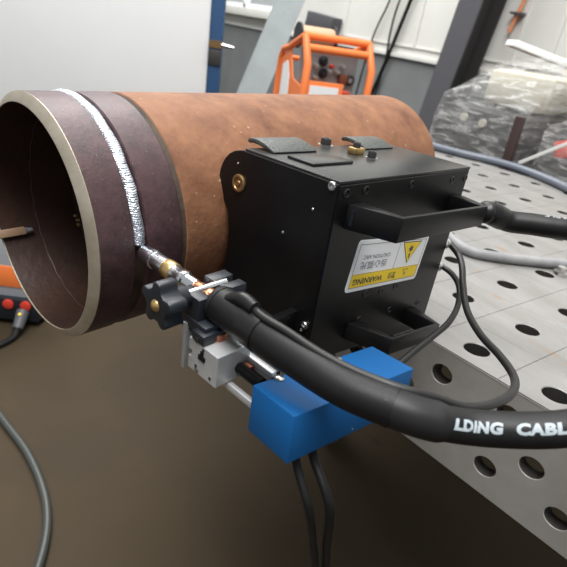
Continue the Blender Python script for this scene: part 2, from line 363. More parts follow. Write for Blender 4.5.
# pieces inside the pipe mouth
def inner_pt(a, th, d): return PF.p(a, (Ri - d) * math.cos(th), (Ri - d) * math.sin(th))
th = math.radians(208)
rd = Vector(PF.p(0, math.cos(th), math.sin(th)) - PF.o); tg = AX.cross(rd)
TB = Fr(inner_pt(0.0, th, 0.0), AX, tg, -rd)
MB().box(TB, -0.004, 0.022, -0.004, 0.004, -0.002, 0.005).build('tack_tab', mat('tab_brown', (0.24, 0.15, 0.09), 0.5), pipe, 0.0006)
MB().cyl(TB.p(0.022, -0.0005, 0.003), TB.p(0.029, -0.0005, 0.003), 0.0036, 0.0022, 14).build('tack_pin', weld_m, pipe)
for a, t_ in ((0.077, 204), (0.0785, 207), (0.078, 210)):
    p = inner_pt(a, math.radians(t_), 0.0); MB().lathe(p, PF.o + AX * a - p, [(-0.001, 0.0022), (0.0012, 0.0018), (0.0018, 0.0005)], 12).build('spatter_bead', brass, pipe)  # spatter dots in brass colour, brightened to stand for glints
seam = [inner_pt(0.0375 + 0.0004 * math.sin(k * 1.3), math.radians(105 + 170 * k / 60), 0.0002 + 0.0005 * abs(noise.noise((k * 0.7, 1, 0)))) for k in range(61)]
MB().tube(seam, [0.0004 + 0.0007 * abs(noise.noise((k * 0.9, 5, 0))) for k in range(61)], 6, 2).build('root_seam', scale_st, pipe)
seam = [inner_pt(0.080, math.radians(110 + 150 * k / 40), 0.0) for k in range(41)]
MB().tube(seam, 0.0007, 6, 2).build('root_seam', shaded_inner_rust, pipe)

# support on the table under the far end of the pipe
sup = thing('pipe_support', 'dark steel V-shaped pipe rest on the table under the far end of the pipe', 'support', PF.p(0.455, 0, -0.1355))
vo = [(-0.075, -0.1345), (0.075, -0.1345), (0.075, -0.076), (0.0, -0.1150), (-0.075, -0.076)]
vo = [(-0.075, -0.1345), (0.075, -0.1345), (0.075, -0.0735)] + [(0.1045 * math.sin(math.radians(t_)), -0.1045 * math.cos(math.radians(t_))) for t_ in range(44, -45, -4)] + [(-0.075, -0.0735)]
MB().prism(PF, vo, 0.44, 0.49, 'yz').build('block', frame_m, sup)

# ------------------------------------------------------------------ welding carriage (box frame)
BF = Fr(T(-0.0244, -0.6684, 0.1534), (-0.2229, 0.9740, -0.0405), (0.9743, 0.2240, 0.0229), (-0.0314, 0.0343, 0.9989))  # x along pipe, y outwards, z up
A0, A1, R1, T1 = 0.1391, 0.3539, 0.1743, 0.0685
car = thing('welding_carriage', 'black metal pipe welding carriage box with two handles and a warning label', 'welding machine', BF.p(0.25, 0.12, -0.11))
pc_r, pc_t = -0.0418, -0.0169
def outline(tb, grow=0.0):
    o = [(R1, tb), (R1, T1 - 0.0005), (0.0743, T1 - 0.0005)]
    for d in range(100, 241, 14): o.append((0.0743 + 0.0267 * math.cos(math.radians(d)), 0.0408 + 0.0267 * math.sin(math.radians(d))))
    R = 0.1095
    for d in range(14, -33, -6):
        t = pc_t + R * math.sin(math.radians(d))
        o.append((pc_r + R * math.cos(math.radians(d)), t))
    tt = o[-1][1]
    if tb < tt - 0.003: o.append((o[-1][0], tb))
    return o
TBL, TBR = -0.083, -0.114
def blend(f):
    o = outline(-0.09); k = min(p[1] for p in o); tb = TBL + (TBR - TBL) * f
    return [(r, tb if t < -0.088 else t) for r, t in o]
def at_a(a): return [BF.p(a, r, t) for r, t in blend((a - A0) / (A1 - A0))]
def narrow(a): return [BF.p(a, max(r, 0.0705) if t > 0.03 else r, t) for r, t in blend((a - A0) / (A1 - A0))]
MB().loft([narrow(A0 + 0.004), narrow(A1 - 0.004)]).build('body', black, car, 0.0006, seg=1)
MB().loft([at_a(A0), at_a(A0 + 0.0045)]).build('side_plate', black, car, 0.0006, seg=1)
MB().loft([at_a(A1 - 0.0045), at_a(A1)]).build('side_plate', black, car, 0.0006, seg=1)
MB().box(BF, A0 + 0.001, A1, 0.0755, R1 + 0.0006, T1 - 0.001, T1 + 0.0016).build('top_plate', black_top, car, 0.0006)
# front plate (slightly proud)
FT = lambda a, t: t + (TBL + (TBR - TBL) * (a - A0) / (A1 - A0) + 0.09) * 0
MB().loft([[BF.p(A0 + 0.0015, R1 - 0.001, T1 - 0.0015), BF.p(A1 - 0.0015, R1 - 0.001, T1 - 0.0015), BF.p(A1 - 0.0015, R1 - 0.001, TBR), BF.p(A0 + 0.0015, R1 - 0.001, TBL)],
           [BF.p(A0 + 0.0015, R1 + 0.0008, T1 - 0.0015), BF.p(A1 - 0.0015, R1 + 0.0008, T1 - 0.0015), BF.p(A1 - 0.0015, R1 + 0.0008, TBR), BF.p(A0 + 0.0015, R1 + 0.0008, TBL)]]).build('front_plate', black, car, 0.0004, seg=1)
RF = R1 + 0.0008
# bronze bushing in the ear
MB().lathe(BF.p(A0, 0.0743, 0.0408), -BF.x, [(0, 0.0075), (0.0016, 0.0075), (0.0022, 0.0068), (0.0022, 0.0052), (0.0012, 0.0046), (0.0012, 0.0026), (0.0024, 0.0020), (0.0024, 0.0001)], 28).build('bushing', bronze, car)
def screw(p, d, r, h, m, name='screw', hexr=True):
    o = MB().lathe(p, d, [(0, r), (h * 0.7, r), (h, r * 0.85), (h, r * 0.5), (h * 0.35, r * 0.5), (h * 0.35, 0.00005)], 14).build(name, m, car); return o
for r, t in ((0.1695, 0.0677 - 0.002), (0.1690, -0.0486)): screw(BF.p(A0, r, t), -BF.x, 0.0034, 0.0022, steel)
screw(BF.p(A0, 0.1303, 0.0171), -BF.x, 0.0010, 0.0007, steel); screw(BF.p(A0, 0.1557, 0.0442), -BF.x, 0.0011, 0.0007, steel)
screw(BF.p(A0, 0.070, 0.0565), -BF.x, 0.0010, 0.0006, steel); screw(BF.p(A0, 0.1665, -0.0545), -BF.x, 0.0016, 0.001, steel)
sc0 = None
ring_m = mat('screw_black_steel', (0.05, 0.05, 0.05), 0.32, 0.6)
for a, t in ((0.1495, 0.0610), (0.1738, 0.0612), (0.2417, 0.0608), (0.3190, 0.0595), (0.3482, 0.0592), (0.2101, -0.0353), (0.2367, -0.0393), (0.2629, -0.0405), (0.2637, -0.0672), (0.3243, -0.0752), (0.2099, -0.0619)):
    p = BF.p(a, RF, t)
    if sc0 is None:
        sc0 = MB().lathe(p, BF.y, [(-0.0005, 0.0036), (0.0005, 0.0036), (0.0008, 0.0033), (0.0008, 0.0025), (-0.0003, 0.0024), (-0.0003, 0.0012), (0.0002, 0.0010), (0.0002, 0.00005)], 14).build('screw', ring_m, car, org=p)
    else: copy_at(sc0, p, car)
# handles: trapezoid bows of flat bar
def handle(ac, tc, half, out, h, ang, th=0.0042, flare=0.016):
    F = BF.sub(ac, RF, tc, ang)
    oo = [(-half - flare, 0), (-half - flare + 0.020, 0), (-half + 0.006, out - th), (half - 0.006, out - th), (half + flare - 0.020, 0), (half + flare, 0), (half, out), (-half, out)]
    hd = MB().prism(F, oo, -h / 2, h / 2).build('handle', black, car, 0.0012)
    return F, hd
F1, hd1 = handle(0.2485, 0.0385, 0.0790, 0.038, 0.0195, -0.05)
F2, hd2 = handle(0.2550, -0.0775, 0.0490, 0.038, 0.0165, -0.155)
MB().box(F1, -0.0935, -0.0900, 0.0, 0.006, -0.006, 0.006).build('handle_inset', blk_plastic, hd1)
# top fittings
for a0_, a1_ in ((0.1515, 0.2060), (0.2810, 0.3320)):
    pr = [(0.0860, T1 + 0.0030), (0.0780, T1 + 0.0044), (0.0710, T1 + 0.0046), (0.0665, T1 + 0.0036)]
    up = [(r - 0.0004, t + 0.0042) for r, t in pr]
    poly = [(0.0960, T1 + 0.0012)] + pr + [(0.0640, T1 + 0.0052)] + up[::-1] + [(0.0975, T1 + 0.0030)]
    MB().prism(BF, poly, a0_, a1_, 'yz').build('saddle_strap', black_hinge, car, 0.0014)
MB().box(BF, 0.1540, 0.2060, 0.1090, 0.1370, T1 + 0.0016, T1 + 0.0040).build('cover_tab', black_top, car, 0.0008)
def capscrew(a, r, t, rad, h, m):
    MB().lathe(BF.p(a, r, t), BF.z, [(0, rad), (h * 0.8, rad), (h, rad * 0.85), (h, rad * 0.5), (h * 0.4, rad * 0.5), (h * 0.4, 0.00005)], 18).build('cap_screw', m, car)
capscrew(0.2447, 0.0746, T1 + 0.0016, 0.0052, 0.0070, ring_m)
MB().cyl(BF.p(0.2447, 0.0746, T1 + 0.0016), BF.p(0.2447, 0.0746, T1 + 0.0024), 0.0075, 0.0075, 18).build('washer', steel, car)
MB().box(BF, 0.2415, 0.2570, 0.1030, 0.1125, T1 + 0.0016, T1 + 0.0075).build('brass_block', brass, car, 0.0010)
capscrew(0.2490, 0.1075, T1 + 0.0075, 0.0036, 0.0045, ring_m)
capscrew(0.2498, 0.1252, T1 + 0.0016, 0.0040, 0.0065, ring_m)
MB().cyl(BF.p(0.2498, 0.1252, T1 + 0.0016), BF.p(0.2498, 0.1252, T1 + 0.0022), 0.0058, 0.0058, 18).build('washer', steel, car)
for a, r in ((0.188, 0.088), (0.205, 0.091)): MB().cyl(BF.p(a, r + 0.012, T1 + 0.0014), BF.p(a, r + 0.012, T1 + 0.0018), 0.0013, 0.0013, 12).build('pin', ring_m, car)
# cable sockets on the far end
for r, t in ((0.1690, -0.0160), (0.1680, -0.0440)):
    p = BF.p(A1, r, t)
    MB().lathe(p, BF.x, [(0, 0.0062), (0.003, 0.0062), (0.003, 0.0050), (0.008, 0.0050), (0.0085, 0.0056), (0.013, 0.0056), (0.015, 0.0040), (0.015, 0.0001)], 20).build('socket', steel, car)
# warning label, stuck on upside down
LF = BF.sub(0.2400, RF, -0.0105, -0.115)
LW, LH = 0.1250, 0.0465
def rrect(x0, x1, y0, y1, r, n=5):
    o = []
    for cx, cy, s in ((x1 - r, y0 + r, -90), (x1 - r, y1 - r, 0), (x0 + r, y1 - r, 90), (x0 + r, y0 + r, 180)):
        for k in range(n + 1): t = math.radians(s + 90 * k / n); o.append((cx + r * math.cos(t), cy + r * math.sin(t)))
    return o
def flat(outl, d0, d1, m, name, parent): return MB().prism(LF, outl, d0, d1, 'xz').build(name, m, parent, smooth=False)
lab = flat(rrect(-LW / 2, LW / 2, -LH / 2, LH / 2, 0.004), 0.0, 0.0004, white_p, 'warning_label', car)
lab['label'] = 'white and yellow arc warning sticker turned upside down'
ix, iy = LW / 2 - 0.004, LH / 2 - 0.0035
ys = -iy + 0.0125
flat([(-ix, -iy), (ix, -iy), (ix, ys), (-ix, ys)], 0.0004, 0.0005, yellow_p, 'yellow_band', lab)
def line(x0, x1, y0, y1, m=ink): flat([(x0, y0), (x1, y0), (x1, y1), (x0, y1)], 0.0005, 0.0006, m, 'rule', lab)
lw = 0.0003
for q in ((-ix, ix, iy - lw, iy), (-ix, ix, -iy, -iy + lw), (-ix, -ix + lw, -iy, iy), (ix - lw, ix, -iy, iy), (-ix, ix, ys - lw, ys), (0.0080, 0.0080 + lw, ys, iy)): line(*q)
def tri(cx, cy, s, m, d0, d1, name, k=1.0): flat([(cx - s * k, cy + s * 0.85), (cx, cy - s * 0.9), (cx + s * k, cy + s * 0.85)], d0, d1, m, name, lab)
tri(0.0315, 0.0075, 0.0125, ink, 0.0005, 0.0006, 'hazard_triangle', 1.45); tri(0.0315, 0.0077, 0.0112, yellow_p, 0.0006, 0.0007, 'hazard_triangle', 1.45)
sy = [(0.0315 + 0.0052 * (1 if k % 2 else 0.45) * math.cos(k * math.pi / 7), 0.0110 + 0.0042 * (1 if k % 2 else 0.45) * math.sin(k * math.pi / 7)) for k in range(14)]
flat(sy, 0.0007, 0.0008, ink, 'hazard_symbol', lab)
flat([(0.0305, 0.0015), (0.0325, 0.0015), (0.0330, 0.0062), (0.0300, 0.0062)], 0.0007, 0.0008, ink, 'hazard_symbol', lab)
tri(0.0345, -0.0135, 0.0042, ink, 0.0005, 0.0006, 'small_triangle', 1.2); tri(0.0345, -0.01345, 0.0034, yellow_p, 0.0006, 0.0007, 'small_triangle', 1.2)
flat([(0.0341, -0.0150), (0.0349, -0.0150), (0.0349, -0.0128), (0.0341, -0.0128)], 0.0007, 0.0008, ink, 'small_triangle', lab)
def ltext(body, size, cx, cy, m, sx=1.0, off=0.0, d=0.00065):
    text_mesh('lettering', body, size, lambda x, y: LF.p(cx - x * sx, d, cy - y), m, lab, off, align='CENTER')
ltext('警告', 0.0072, 0.0095, -0.0115, ink, 1.0, 0.00003)
ltext('WARNING', 0.0074, -0.0310, -0.0118, ink, 1.32, 0.00016)
ltext('当心弧光', 0.0076, -0.0285, 0.0030, grey_ink, 1.45, 0.00004)
ltext('CAUTION ARC', 0.0050, -0.0270, 0.0095, grey_ink, 1.3, 0.00005)

# ------------------------------------------------------------------ oscillating slide with blue motor cover (pipe frame)
sld = thing('torch_slide', 'aluminium torch slide with black clamp, star knob and blue motor cover', 'machine part', PF.p(0.06, 0.22, -0.07))
MB().box(PF, 0.0200, 0.0580, 0.1860, 0.1895, -0.0440, -0.0065).build('end_plate', alu, sld, 0.0006)
MB().box(PF, 0.0302, 0.0340, 0.1895, 0.2485, -0.0440, -0.0385).build('rail', alu, sld, 0.0006)
MB().box(PF, 0.0450, 0.0500, 0.1895, 0.2490, -0.0290, -0.0215).build('rail', alu, sld, 0.0006)
MB().box(PF, 0.0500, 0.0530, 0.1895, 0.2490, -0.0440, -0.0225).build('back_web', black, sld)
mm = MB(); ls = PF.p(0.0385, 0.1895, -0.0285); le = PF.p(0.0385, 0.2480, -0.0285)
prof = []
for k in range(72): prof += [(k * 0.0585 / 72, 0.0042 if k % 2 else 0.0034)]
mm.lathe(ls, OO, prof, 16); mm.build('lead_screw', black, sld)
MB().cyl(PF.p(0.0425, 0.2270, -0.0290), PF.p(0.0425, 0.2330, -0.0290), 0.0042, 0.0042, 18).build('copper_nut', copper_d, sld)
# carriage block with slots
cb = [(0.1950, -0.0375), (0.2025, -0.0375), (0.2025, -0.0345), (0.2065, -0.0345), (0.2065, -0.0375), (0.2250, -0.0375), (0.2250, -0.0130), (0.1950, -0.0130), (0.1950, -0.0225), (0.1985, -0.0225), (0.1985, -0.0270), (0.1950, -0.0270)]
MB().prism(PF, cb, 0.0190, 0.0480, 'yz').build('slide_block', alu, sld, 0.0005, seg=1)
MB().box(PF, 0.0180, 0.0192, 0.2065, 0.2130, -0.0240, -0.0205).build('slot', black, sld); MB().box(PF, 0.0180, 0.0192, 0.2085, 0.2110, -0.0205, -0.0170).build('slot', black, sld)
for y, z in ((0.2105, -0.0155), (0.2040, -0.0320), (0.2190, -0.0330)): MB().cyl(PF.p(0.0192, y, z), PF.p(0.0186, y, z), 0.0012, 0.0012, 12).build('screw', ring_m, sld)
# blue motor cover
bx = Vector((-0.1107, 0.9905, -0.0817)); by = Vector((0.9856, 0.1200, 0.1189)); bz = Vector((-0.1276, 0.0674, 0.9895))
BO = PF.p(0.0295, 0.2478, -0.0238)
MF = Fr(BO, bx, by, bz)
cover = MB().box(MF, 0, 0.1175, 0, 0.0394, -0.0336, 0).build('motor_cover', blue, sld, 0.0009)
for x, y in ((0.0195, 0.0018), (0.075, 0.0018)):
    MB().lathe(MF.p(x, y + 0.001, 0), bz, [(0, 0.0036), (0.0008, 0.0035), (0.0018, 0.0024), (0.0022, 0.0010), (0.0022, 0.0001)], 18).build('cover_screw', steel, cover)
for x in (0.058, 0.078, 0.100): MB().cyl(MF.p(x, 0.0394, -0.030), MF.p(x, 0.0400, -0.030), 0.0006, 0.0006, 8).build('rivet', steel, cover)
# bracket that joins the slide to the carriage box
MB().box(PF, 0.0560, 0.1290, 0.1950, 0.2020, -0.0560, -0.0240).build('bracket', black, sld, 0.0008)
# clamp: base, two prongs, round post
MB().cyl(PF.p(0.0340, 0.2040, -0.0130), PF.p(0.0340, 0.2040, -0.0080), 0.0085, 0.0085, 24).build('clamp_post', copper_d, sld)
cl = MB().box(PF, 0.0215, 0.0620, 0.1830, 0.2080, -0.0090, -0.0015).build('torch_clamp', blk_plastic, sld, 0.0010)
MB().box(PF, 0.0225, 0.0325, 0.1770, 0.1985, -0.0130, 0.0145).build('prong', blk_plastic, cl, 0.0010)
pr = [(0.1715, -0.006), (0.1960, -0.006), (0.1960, 0.0145), (0.1880, 0.0145), (0.1880, 0.0085), (0.1815, 0.0085), (0.1815, 0.0145), (0.1715, 0.0145)]
MB().prism(PF, pr, 0.0475, 0.0660, 'yz').build('prong', blk_plastic, cl, 0.0008)
MB().box(PF, 0.0180, 0.0400, 0.1985, 0.2110, -0.0125, -0.0050).build('clamp_foot', blk_plastic, cl, 0.0010)
MB().cyl(PF.p(0.0190, 0.2040, -0.0105), PF.p(0.0176, 0.2040, -0.0105), 0.0020, 0.0020, 14).build('foot_screw', ring_m, cl)
MB().cyl(PF.p(-0.002, 0.1848, 0.0128), PF.p(0.0560, 0.1848, 0.0128), 0.0028, 0.0028, 16).build('clamp_rod', chrome, cl)
star = []
for k in range(60):
    t = 2 * math.pi * k / 60; rr = 0.0138 + 0.0026 * math.tanh(2.2 * math.cos(5 * t)); star.append((0.1848 + rr * math.cos(t + 0.3), 0.0118 + rr * math.sin(t + 0.3)))
kn = MB().prism(PF, star, -0.0010, 0.0125, 'yz').build('star_knob', blk_plastic, sld, 0.0010)
MB().cyl(PF.p(0.0125, 0.1848, 0.0118), PF.p(0.0215, 0.1848, 0.0118), 0.0088, 0.0075, 24).build('knob_hub', blk_plastic, kn)
MB().lathe(PF.p(-0.001, 0.1848, 0.0118), -AX, [(0, 0.0042), (0.001, 0.0036), (0.0022, 0.0020), (0.0026, 0.0002)], 16).build('knob_pin', brass, kn)

# ------------------------------------------------------------------ welding torch
TA, TZ = 0.0395, 0.0075
def tp_(o): return PF.p(TA, o, TZ)
tor = thing('welding_torch', 'welding torch with chrome nozzle held against the weld in the black clamp', 'welding torch', tp_(0.11))
MB().lathe(tp_(0.1075), OO, [(0, 0.0040), (0, 0.0056), (0.006, 0.0066), (0.0120, 0.0068), (0.0125, 0.0076), (0.0160, 0.0076), (0.0165, 0.0068), (0.0310, 0.0070), (0.0310, 0.0001)], 32).build('nozzle', chrome, tor)
MB().lathe(tp_(0.1385), OO, [(0, 0.0068), (0.001, 0.0072), (0.0085, 0.0072), (0.0095, 0.0066), (0.0095, 0.0002)], 32).build('brass_collar', brass, tor)
MB().lathe(tp_(0.1480), OO, [(0, 0.0064), (0.008, 0.0064), (0.009, 0.0070), (0.014, 0.0070), (0.015, 0.0058), (0.026, 0.0058), (0.026, 0.0001)], 28).build('chrome_neck', chrome, tor)
MB().lathe(tp_(0.1740), OO, [(0, 0.0050), (0.004, 0.0060), (0.0290, 0.0062), (0.0290, 0.0001)], 28).build('copper_neck', copper, tor)
MAIN = [T(*p) for p in ((0.1195, -0.5788, 0.1417), (0.1470, -0.5730, 0.1431), (0.1771, -0.5658, 0.1421), (0.2177, -0.5560, 0.1434), (0.2459, -0.5416, 0.1450))]
g0 = tp_(0.1985)
MB().tube([g0, tp_(0.203)] + MAIN[1:2], [0.0122, 0.0130, 0.0126], 28).build('grip', rubber, tor)
MB().tube([tp_(0.1975), tp_(0.2020)], [0.0124, 0.0134], 28, 0).build('grip_collar', sleeve_m, tor)
mid = catmull(MAIN[0:1] + MAIN, 8)
MB().tube(MAIN[1:], [0.0122, 0.0117, 0.0112, 0.0114], 28, 10).build('cable_cover', rubber, tor)
tpth = catmull(MAIN, 10)[9:15]
MB().tube(tpth, 0.0129, 28, 0).build('tape', tape_m, tor)

CPATH = [T(*p) for p in ((0.2177, -0.5560, 0.1434), (0.2459, -0.5416, 0.1450), (0.2595, -0.5287, 0.1434), (0.2712, -0.5096, 0.1411), (0.2873, -0.4915, 0.1460), (0.3008, -0.4740, 0.1522), (0.3126, -0.4485, 0.1593), (0.3290, -0.3857, 0.1600), (0.38, -0.20, 0.02), (0.42, -0.06, -0.10))]
CPATH[-2] = T(0.39, -0.24, 0.095); CPATH[-1] = T(0.46, -0.12, 0.022)
CPATH.append(T(0.54, -0.02, 0.0115))
cab = thing('welding_cable', 'thick black welding cable printed with white capital letters below the blue cover', 'cable', CPATH[1])
full = catmull(CPATH, 16)[12:]
MB().tube(full, 0.0095, 28, 0).build('cable', rubber, cab)
MB().tube(full[2:26], [0.0108] * 20 + [0.0104, 0.0101], 28, 0).build('sleeve', sleeve_m, cab)
MB().tube(full[1:4], 0.0111, 28, 0).build('sleeve_edge', tape_m, cab)
def on_cable(path, s_start, r, view, flip=1):
    acc = [0.0]
    for a, b in zip(path, path[1:]): acc.append(acc[-1] + (b - a).length)
    def fn(x, y):
        s = s_start + flip * x; i = 0
        while i < len(acc) - 2 and acc[i + 1] < s: i += 1
        f = (s - acc[i]) / (acc[i + 1] - acc[i]); p = path[i].lerp(path[i + 1], f)
        t = (path[min(i + 2, len(path) - 1)] - path[i - 1 if i else 0]).normalized()
        n = (view - t * view.dot(t)).normalized(); b = n.cross(t)
        ph = flip * y / r
        return p + (n * math.cos(ph) + b * math.sin(ph)) * r
    return fn, acc
vw = Vector((0.40, -0.80, 0.86))
fn, acc = on_cable(full, 0.0, 0.00963, vw)
S0 = acc[27] - 0.0015
text_mesh('cable_print', 'LDING  CABLE', 0.0076, lambda x, y: fn(S0 + x * 1.20, y - 0.0032), print_w, cab, 0.00042, 3, 1.08, 0.12)

# cable tied to the upper handle
HP = [F1.p(0.088, 0.026, 0.000), F1.p(0.096, 0.030, 0.000), F1.p(0.104, 0.034, 0.000), T(0.1082, -0.2571, 0.1703), T(0.1239, -0.2440, 0.1722), T(0.1382, -0.2330, 0.1738), T(0.1545, -0.2163, 0.1746), T(0.1832, -0.1786, 0.1679), T(0.27, -0.08, 0.13), T(0.38, 0.03, 0.05), T(0.5, 0.16, 0.012)]
hc = thing('welding_cable', 'thick black cable taped to the right end of the upper handle', 'cable', HP[0])
hpath = catmull(HP, 10)
MB().tube(hpath, [0.0075, 0.0085, 0.0100] + [0.0108] * 8, 24, 0).build('cable', rubber, hc)
MB().tube(hpath[6:28], [0.0085, 0.0112, 0.0106, 0.0118, 0.0114], 20, 0).build('tape', tape_m, hc)
q = hpath[18]
MB().tube([q + Vector((0, 0, 0.009)), q + Vector((0.006, 0.006, -0.002)), q + Vector((0.004, 0.010, -0.013))], [0.004, 0.0045, 0.002], 10).build('tape_tail', tape_m, hc)
_, acc2 = on_cable(hpath, 0.0, 0.01095, vw)
S2 = acc2[59]
def hfn(x, y):
    f, _ = on_cable(hpath, S2 - x * 1.25, 0.01095, Vector((0.28, -0.42, 0.86)))
    return f(0.0, -(y - 0.0075))
text_mesh('cable_print', 'CABLE', 0.0070, hfn, print_g, hc, 0.0001, 2, 1.1, 0.1)

# ------------------------------------------------------------------ thin cables
def cable(name, label, pts, r, m, group=None, smooth=10):
    P = [Vector(p) for p in pts]
    o = MB().tube(P, r, 12, smooth).build(name, m); return tag(o, label, 'cable', group)
S_A = BF.p(A1 + 0.014, 0.1690, -0.0160); S_B = BF.p(A1 + 0.014, 0.1680, -0.0440)
cable('control_cable', 'thin black cable looping from the upper silver socket down to the torch grip',
      [T(0.1315, -0.5787, 0.1516), T(0.1418, -0.5740, 0.1565), T(0.1579, -0.5724, 0.1560), T(0.1748, -0.5663, 0.1550), T(0.2002, -0.5587, 0.1535), T(0.2212, -0.5502, 0.1535), T(0.2406, -0.5388, 0.1540),
       T(0.2517, -0.5214, 0.1500), T(0.2562, -0.4926, 0.1361), T(0.2544, -0.4584, 0.1244), T(0.2452, -0.4162, 0.1115), T(0.2278, -0.3822, 0.1018), T(0.2005, -0.3581, 0.0958), T(0.1675, -0.3395, 0.0921), T(0.1367, -0.3211, 0.0957), T(0.1108, -0.2999, 0.1058), T(0.0908, -0.2811, 0.1149), T(0.0746, -0.2702, 0.1199), S_A + BF.x * 0.003, S_A], [0.0027, 0.0027, 0.0028, 0.0031, 0.0033, 0.0034, 0.0034], thin_cab)
cable('control_cable', 'thin black cable curving from the lower silver socket down behind the blue cover',
      [S_B, S_B + BF.x * 0.003, T(0.0783, -0.2747, 0.0981), T(0.0966, -0.2829, 0.0930), T(0.1173, -0.3071, 0.0874), T(0.1327, -0.3372, 0.0832), T(0.1406, -0.3673, 0.0795), T(0.1480, -0.4011, 0.0750), T(0.1560, -0.4330, 0.0700), T(0.1640, -0.4600, 0.0650)], 0.0030, thin_cab)
# short lead strapped on top of the grip
st = MB().tube([T(0.128, -0.5800, 0.1530), T(0.139, -0.5755, 0.1575), T(0.151, -0.5735, 0.1575)], [0.0035, 0.0055, 0.0045], 14).build('lead_boot', tape_m, tor)
b0 = MF.p(0.0165, 0.030, -0.0336); b1 = MF.p(0.0295, 0.030, -0.0336)
gh = 'cables hanging below the blue cover'
cable('motor_cable', 'black cable hanging below the blue cover, the left of two', [b0 + bz * 0.001, b0 + Vector((0.001, 0.002, -0.015)), T(0.2178, -0.5570, 0.0422), T(0.2174, -0.5434, -0.0041), T(0.2177, -0.5303, -0.0545), T(0.2154, -0.5018, -0.1695), T(0.19, -0.44, -0.40), T(0.10, -0.30, -0.75), T(0.02, -0.12, -0.8455)], 0.0029, rubber, gh)
cable('motor_cable', 'black cable hanging below the blue cover, the right of two', [b1 + bz * 0.001, b1 + Vector((0.003, 0.003, -0.015)), T(0.2225, -0.5437, 0.0425), T(0.2205, -0.5330, -0.0078), T(0.2170, -0.5200, -0.0595), T(0.2110, -0.4930, -0.1811), T(0.20, -0.42, -0.40), T(0.14, -0.26, -0.75), T(0.08, -0.08, -0.8455)], 0.0033, rubber, gh)
zt = 0.0095
cable('grey_hose', 'grey hose lying across the table behind the black carriage box', [T(-0.30, 0.115, zt), T(-0.2016, 0.0628, zt), T(-0.1459, 0.0320, zt), T(-0.1020, 0.0180, zt), T(-0.0700, 0.0412, zt), T(-0.0314, 0.1027, zt), T(0.0105, 0.1760, zt), T(0.0790, 0.2699, zt), T(0.30, 0.45, zt)], 0.0088, hose_grey)
zt = 0.0125
cable('slate_cable', 'slate blue cable running along the far edge of the table', [T(-0.84, 0.66, zt), T(-0.7533, 0.6774, zt), T(-0.6787, 0.7064, zt), T(-0.5948, 0.7540, zt), T(-0.5048, 0.7754, zt), T(-0.4061, 0.7649, zt), T(-0.2872, 0.7186, zt), T(-0.1063, 0.5922, zt), T(0.2, 0.45, zt)], 0.0120, blue_cab)
zf = -0.838
cable('floor_cable', 'grey cable curving across the floor at lower left', [T(-1.35, -0.78, zf), T(-0.9633, -0.6853, zf), T(-0.7621, -0.6363, zf), T(-0.5799, -0.6270, zf), T(-0.4348, -0.6688, zf), T(-0.30, -0.76, zf), T(-0.1, -0.95, zf)], 0.0105, floor_cab)

# ------------------------------------------------------------------ small things on the table
bt = thing('table_bolt', 'small bright steel bolt stuck in a table hole beside the grey hose', 'bolt', T(0.005, 0.125, 0))
MB().cyl(T(0.012, 0.132, 0.0), T(0.012, 0.132, 0.006), 0.012, 0.012, 20).build('flange', steel, bt); MB().cyl(T(0.012, 0.132, 0.006), T(0.012, 0.132, 0.014), 0.008, 0.008, 6).build('hex_head', steel, bt, smooth=False)
kb = thing('locating_pin', 'dark faceted clamping pin standing on the table at the right edge', 'pin', T(0.215, -0.150, 0))
MB().lathe(T(0.222, -0.140, 0), UP, [(0, 0.013), (0.004, 0.014), (0.016, 0.014), (0.020, 0.011), (0.020, 0.0001)], 6).build('head', col_grey, kb, 0.0006)
MB().cyl(T(0.222, -0.140, 0.020), T(0.222, -0.140, 0.0215), 0.007, 0.007, 6).build('drive_socket', ring_m, kb, smooth=False)

# ------------------------------------------------------------------ background: partition, post, sheet, column
RX = Vector((0.5429, 0.8398, 0)); FX = Vector((-0.8398, 0.5429, 0))          # roughly across the view / away from it
p0 = Vector((-2.60, 0.70, 0))
KF = Fr(p0, RX, FX, UP)
b = MB().box(KF, -2.6, 0, 0, 0.05, 0.0, 2.4).build('white_partition', white_board, None, 0.004); tag(b, 'large plain white partition panel behind the open end of the pipe', 'partition')
bp_ = thing('blue_post', 'narrow blue steel post at the right edge of the white partition', 'post', KF.p(0.05, 0.02, 0))
MB().box(KF, 0.004, 0.078, -0.01, 0.07, 0.0, 2.5).build('post', post_blue, bp_, 0.003)
MB().box(KF, 0.002, 0.080, -0.018, -0.008, 0.965, 1.005).build('orange_strap', bronze, bp_); MB().box(KF, 0.002, 0.080, -0.022, -0.008, 0.87, 0.955).build('dark_bracket', col_dark, bp_, 0.003)
MB().cyl(KF.p(0.08, -0.02, 0.985), KF.p(0.15, -0.02, 0.98), 0.012, 0.008, 14).build('latch_pin', steel, bp_)
SB = [Vector((-2.911, 0.833, 0.0)), Vector((-2.781, 0.995, 0.0))]; LD = Vector((-0.26, 0.54, 1.0)); SN = Vector((-0.02, 0.01, 0.005))
s_top = [q + LD * 2.2 for q in SB]
sh_ = MB().loft([[SB[0], SB[1], s_top[1], s_top[0]], [q + SN for q in (SB[0], SB[1], s_top[1], s_top[0])]]).build('metal_sheet', galv, None, smooth=False)
tag(sh_, 'tall grey galvanised metal sheet leaning beside the orange wire feeder', 'metal sheet')
colm = thing('steel_column', 'dark grey H-shaped steel column against the cream wall', 'column', (-2.38, 2.52, 0))
def slab(x0, x1, y0, y1, m, name):
    k = 0.123
    MB().loft([[Vector((x + k * (z - 1.5), y, z)) for x, y in ((x0, y0), (x1, y0), (x1, y1), (x0, y1))] for z in (0.0, 4.0)]).build(name, m, colm, smooth=False)
